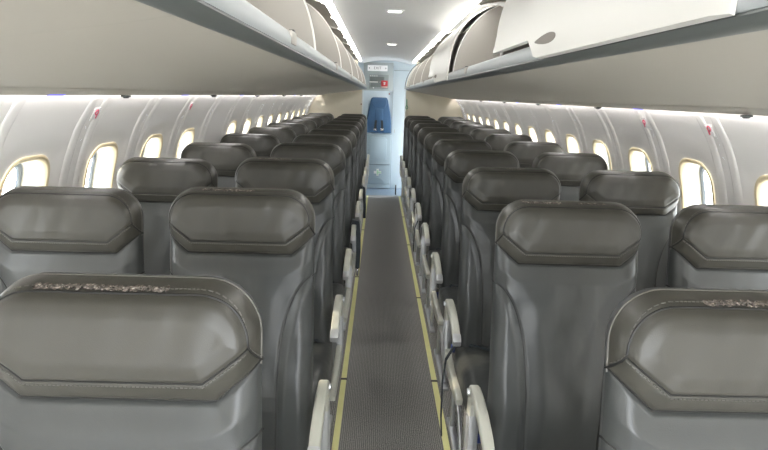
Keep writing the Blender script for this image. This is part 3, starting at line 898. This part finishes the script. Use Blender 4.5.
def arm_profile():
    top = [(.028, .640), (.026, .672), (.010, .692), (-.02, .700), (-.10, .704), (-.20, .700), (-.30, .686), (-.365, .666), (-.372, .640)]
    bot = [(-.36, .634), (-.30, .652), (-.20, .664), (-.10, .664), (-.055, .650), (-.035, .620), (-.030, .585), (.020, .575), (.028, .60)]
    return top+bot
def make_seat(aisle, sg):
    """seat facing the camera (towards -y); sg: -1 seat left of the aisle, 1 right; aisle: True next to the aisle"""
    s = empty('passenger_seat')
    v, f = submesh(FV, BF); link('backrest', v, f, LEA, s)
    v, f = submesh(FV, CF); hd = link('headrest', v, f, LEACAP, s)
    mb = MB(); mb.tube(on_surf(TSEAM), .0022, 6); mb.tube(on_surf(HEX), .0020, 6)
    mb.build('seam_piping', PIPE, hd)
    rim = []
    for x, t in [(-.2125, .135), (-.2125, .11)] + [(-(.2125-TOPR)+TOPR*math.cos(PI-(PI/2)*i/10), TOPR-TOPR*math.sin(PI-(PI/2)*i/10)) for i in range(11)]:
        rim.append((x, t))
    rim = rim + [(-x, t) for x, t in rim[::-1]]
    MB().tube([(x*1.0, float(spine(ZT-t))-.004, ZT-t) for x, t in rim], .0015, 6).build('rim_highlight', RIM, hd)  # thin tube added to draw the bright highlight on the rim
    mb = MB(); stitches(mb, HEX, -.006); stitches(mb, TSEAM, .006)
    mb.build('stitching', THREAD, hd)
    mb = MB(); mb.tube(on_surf(BAND), .0022, 6); mb.tube(on_surf(BOLR), .0020, 6); mb.tube(on_surf(BOLL), .0020, 6)
    mb.build('piping', PIPE, s)
    link('back_shell', BV, BBF, SHELL, s)
    # cushion
    bm = bmesh.new(); bmesh.ops.create_cube(bm, size=1)
    for vv in bm.verts: vv.co = Vector((vv.co.x*.448, vv.co.y*.49, vv.co.z*.155))
    bmesh.ops.bevel(bm, geom=bm.edges[:], offset=.045, segments=6, profile=.5, affect='EDGES')
    bmesh.ops.subdivide_edges(bm, edges=bm.edges[:], cuts=1, use_grid_fill=True)
    for vv in bm.verts:
        x, y, z = vv.co
        if z > 0: vv.co.z += .014*(1-(x/.216)**2)*(1-(y/.235)**2) - .012*max(0, (-y-.08)/.15)**2
        vv.co.x *= 1 - .05*max(0, (-y-.12)/.11)**2
    mb = MB(); bm.verts.index_update()
    mb.add([(vv.co.x, vv.co.y-.355, vv.co.z+.463) for vv in bm.verts], [[q.index for q in ff.verts] for ff in bm.faces]); bm.free()
    cu = mb.build('seat_cushion', LEA, s, sharp=80)
    # seat pan under the cushion
    MB().box((0, -.33, .370), (.40, .42, .030), .008).build('seat_pan', SHELL, s)
    MB().box((0, -.40, .320), (.36, .20, .07), .012).build('life_vest_pouch', POUCH, s)
    # arm towards the aisle (or between the two seats), metal upright, side cover
    inner = -sg     # direction from the seat towards the aisle in local x
    def arm(xs, low=0.0, full=True):
        hw_ = .0165
        pr = [(y*.80, z-low-.030*min(1, max(0, -y/.37))**2) for y, z in arm_profile()]
        a = MB().prism(pr, 0, xs-hw_, xs+hw_, .007, 3).build('armrest', ARMP, s)
        MB().prism([(-.278, .648-low), (-.298, .636-low), (-.306, .622-low), (-.302, .602-low), (-.278, .612-low)], 0, xs-hw_-.001, xs+hw_+.001, .004, 2).build('end_cap', METAL, a)
        MB().lathe([(0, -.004), (.010, -.003), (.010, .004)], (0, 0, 0), 14)
        pv = MB().lathe([(0, .006), (.011, .004), (.012, -.004)], (0, 0, 0), 14).build('pivot_cap', METAL, a)
        pv.location = (xs+inner*.019, .0, .672-low); pv.rotation_euler = (0, inner*PI/2, 0)
    if aisle:
        xs = inner*.240
        arm(xs)
        mb = MB(); mb.prism([(-.030, .40), (.030, .40), (.024, .60), (-.026, .60)], 0, xs-.017, xs+.017, .004, 2)
        mb.prism([(-.006, .41), (.006, .41), (.006, .59), (-.006, .59)], 0, xs+inner*.016, xs+inner*.020)
        mb.build('armrest_support', METAL, s)
        MB().prism([(.04, .47), (.05, .40), (.03, .375), (-.20, .385), (-.40, .40), (-.435, .415), (-.440, .440), (-.42, .450), (-.20, .445), (-.05, .46)], 0, xs-.010, xs+.016, .005, 2).build('side_cover', ARMP, s)
        # legs
        for (y0, y1) in ((.0, .05), (-.36, -.30)):
            MB().prism([(y0-.016, .40), (y0+.016, .40), (y1+.016, .012), (y1-.016, .012)], 0, inner*.185-.011, inner*.185+.011, .003).build('leg', METAL, s)
        MB().box((inner*.185, -.13, .010), (.035, .50, .019), .004).build('foot_rail', METAL, s)
        MB().tube([(inner*.185, -.30, .05), (inner*.185, .03, .34)], .010, 10).build('brace', METAL, s)
    else:
        arm(inner*.2575, .03)
        for (y0, y1) in ((.0, .05), (-.36, -.30)):
            MB().prism([(y0-.016, .40), (y0+.016, .40), (y1+.016, .012), (y1-.016, .012)], 0, -.011-inner*.08, .011-inner*.08, .003).build('leg', METAL, s)
        MB().prism([(-.026, .42), (.026, .42), (.022, .56), (-.022, .56)], 0, inner*.2575-.014, inner*.2575+.014, .003).build('armrest_support', METAL, s)
    # lap belt lying on the cushion
    b = MB()
    b.ribbon([(inner*.195, -.15, .520), (inner*.165, -.17, .552), (inner*.10, -.235, .560), (inner*.02, -.30, .560), (-inner*.03, -.345, .558)], .045, .003, axis=Vector((.55*inner, .8, 0)).normalized())
    bo = b.build('seat_belt', BELT, s)
    MB().box((-inner*.05, -.35, .562), (.05, .042, .012), .004).build('buckle', BUCK, bo)
    b = MB(); b.ribbon([(-inner*.195, -.15, .520), (-inner*.165, -.18, .552), (-inner*.12, -.26, .560)], .045, .003, axis=Vector((-.5*inner, .85, 0)).normalized())
    b.build('seat_belt', BELT, s)
    return s
PITCH, B0 = .7865, .0836
protos = {}
for side, sg in (('left', -1), ('right', 1)):
    for aisle in (True, False):
        protos[(side, aisle)] = make_seat(aisle, sg)
roww = ordn
extra = {}
for side, sg in (('left', -1), ('right', 1)):
    for aisle in (True, False):
        used = False
        for n in range(1, 12):
            if n == 1 and not aisle: continue
            p = protos[(side, aisle)]
            s = p if n == (1 if aisle else 2) else copy_tree(p)
            extra[(side, aisle, n)] = s
for (side, aisle, n), s in extra.items():
    sg = -1 if side == 'left' else 1
    x = sg*(.496 if aisle else 1.0)
    dx = {('left', True, 1): .010, ('right', True, 2): -.022, ('right', True, 3): -.010, ('left', True, 2): .006}.get((side, aisle, n), 0)
    s.location = (x+dx, PITCH*(n+B0), 0)
    s.scale = (1, 1, {2: 1.009, 3: 1.011, 4: 1.010, 5: 1.006}.get(n, 1.0) if aisle and sg < 0 else 1.0)
    kind = 'aisle' if aisle else 'window'
    if n == 1: wh = 'nearest %s row' % side
    elif n == 11: wh = 'last %s row before the beige bulkhead' % side
    else: wh = '%s %s row from the front' % (roww[n-1], side)
    w1 = {1: ', leather cracked'}.get(n, '')
    tag(s, 'grey leather %s seat in the %s%s' % (kind, wh, w1), 'seat', 'grey leather %s seats on the %s' % (kind, side))

# worn, cracked leather along the top of the nearest seats
def worn_patch(seat, x0, x1, t0, t1):
    """thin patch following the top roll of the headrest"""
    nx, nt_ = 60, 8; V = []; Fc = []
    rnd = random.Random(int((x0+9)*1000)+int(x1*777))
    for j in range(nt_+1):
        for i in range(nx+1):
            x = x0+(x1-x0)*i/nx
            tj = j/nt_
            lo = t0+rnd.uniform(-.0010, .0010); hi = t1+rnd.uniform(-.0025, .0025)
            t = lo+(hi-lo)*tj
            y = float(yfront(np.array([x]), np.array([t]))[0])
            V.append((x, y-.0008-(rnd.uniform(0, .0004)), ZT-t+.0006))
    for j in range(nt_):
        for i in range(nx): Fc.append((j*(nx+1)+i, (j+1)*(nx+1)+i, (j+1)*(nx+1)+i+1, j*(nx+1)+i+1))
    hd = [c for c in bpy.data.objects if c.parent == seat and c.name.startswith('headrest')][0]
    o = link('worn_patch', V, Fc, WORN, hd, smooth=True)
    o['label'] = 'cracked peeling leather along the top edge'
worn_patch(extra[('left', True, 1)], -.125, .080, .0045, .0085)
worn_patch(extra[('right', True, 1)], -.085, .150, .0045, .0085)
worn_patch(extra[('left', True, 2)], -.115, .04, .0015, .0035)
worn_patch(extra[('right', True, 2)], -.145, -.03, .0015, .0035)
worn_patch(extra[('right', True, 2)], .02, .10, .0015, .003)
worn_patch(extra[('left', True, 3)], -.11, .03, .0015, .003)
worn_patch(extra[('right', True, 3)], -.03, .05, .0015, .003)

# belts hanging over the aisle arms
def hanging(seat, pts, w, buckle=None, axis=(0, 1, 0), th=.005):
    o = MB().ribbon(pts, w, th, axis=axis).build('hanging_belt', BELT, seat)
    if buckle: MB().box(buckle, (.016, .040, .055), .005).build('buckle', BUCK, o)
    return o
s = extra[('left', True, 5)]
hanging(s, [(.20, -.10, .54), (.222, -.10, .62), (.240, -.10, .722), (.262, -.10, .712), (.272, -.10, .60), (.274, -.11, .48), (.270, -.12, .38)], .06, (.270, -.12, .345), th=.030)
s = extra[('left', True, 7)]
hanging(s, [(.21, -.10, .53), (.240, -.10, .722), (.264, -.10, .70), (.276, -.10, .50), (.274, -.10, .40)], .05, th=.026)
s = extra[('right', True, 3)]
hanging(s, [(-.19, -.13, .545), (-.225, -.14, .53), (-.262, -.16, .47), (-.272, -.17, .36), (-.270, -.17, .20), (-.262, -.16, .10)], .022)
s = extra[('left', True, 3)]
s = extra[('right', True, 6)]
hanging(s, [(-.21, -.10, .53), (-.235, -.12, .58), (-.268, -.14, .50), (-.272, -.15, .30)], .04)
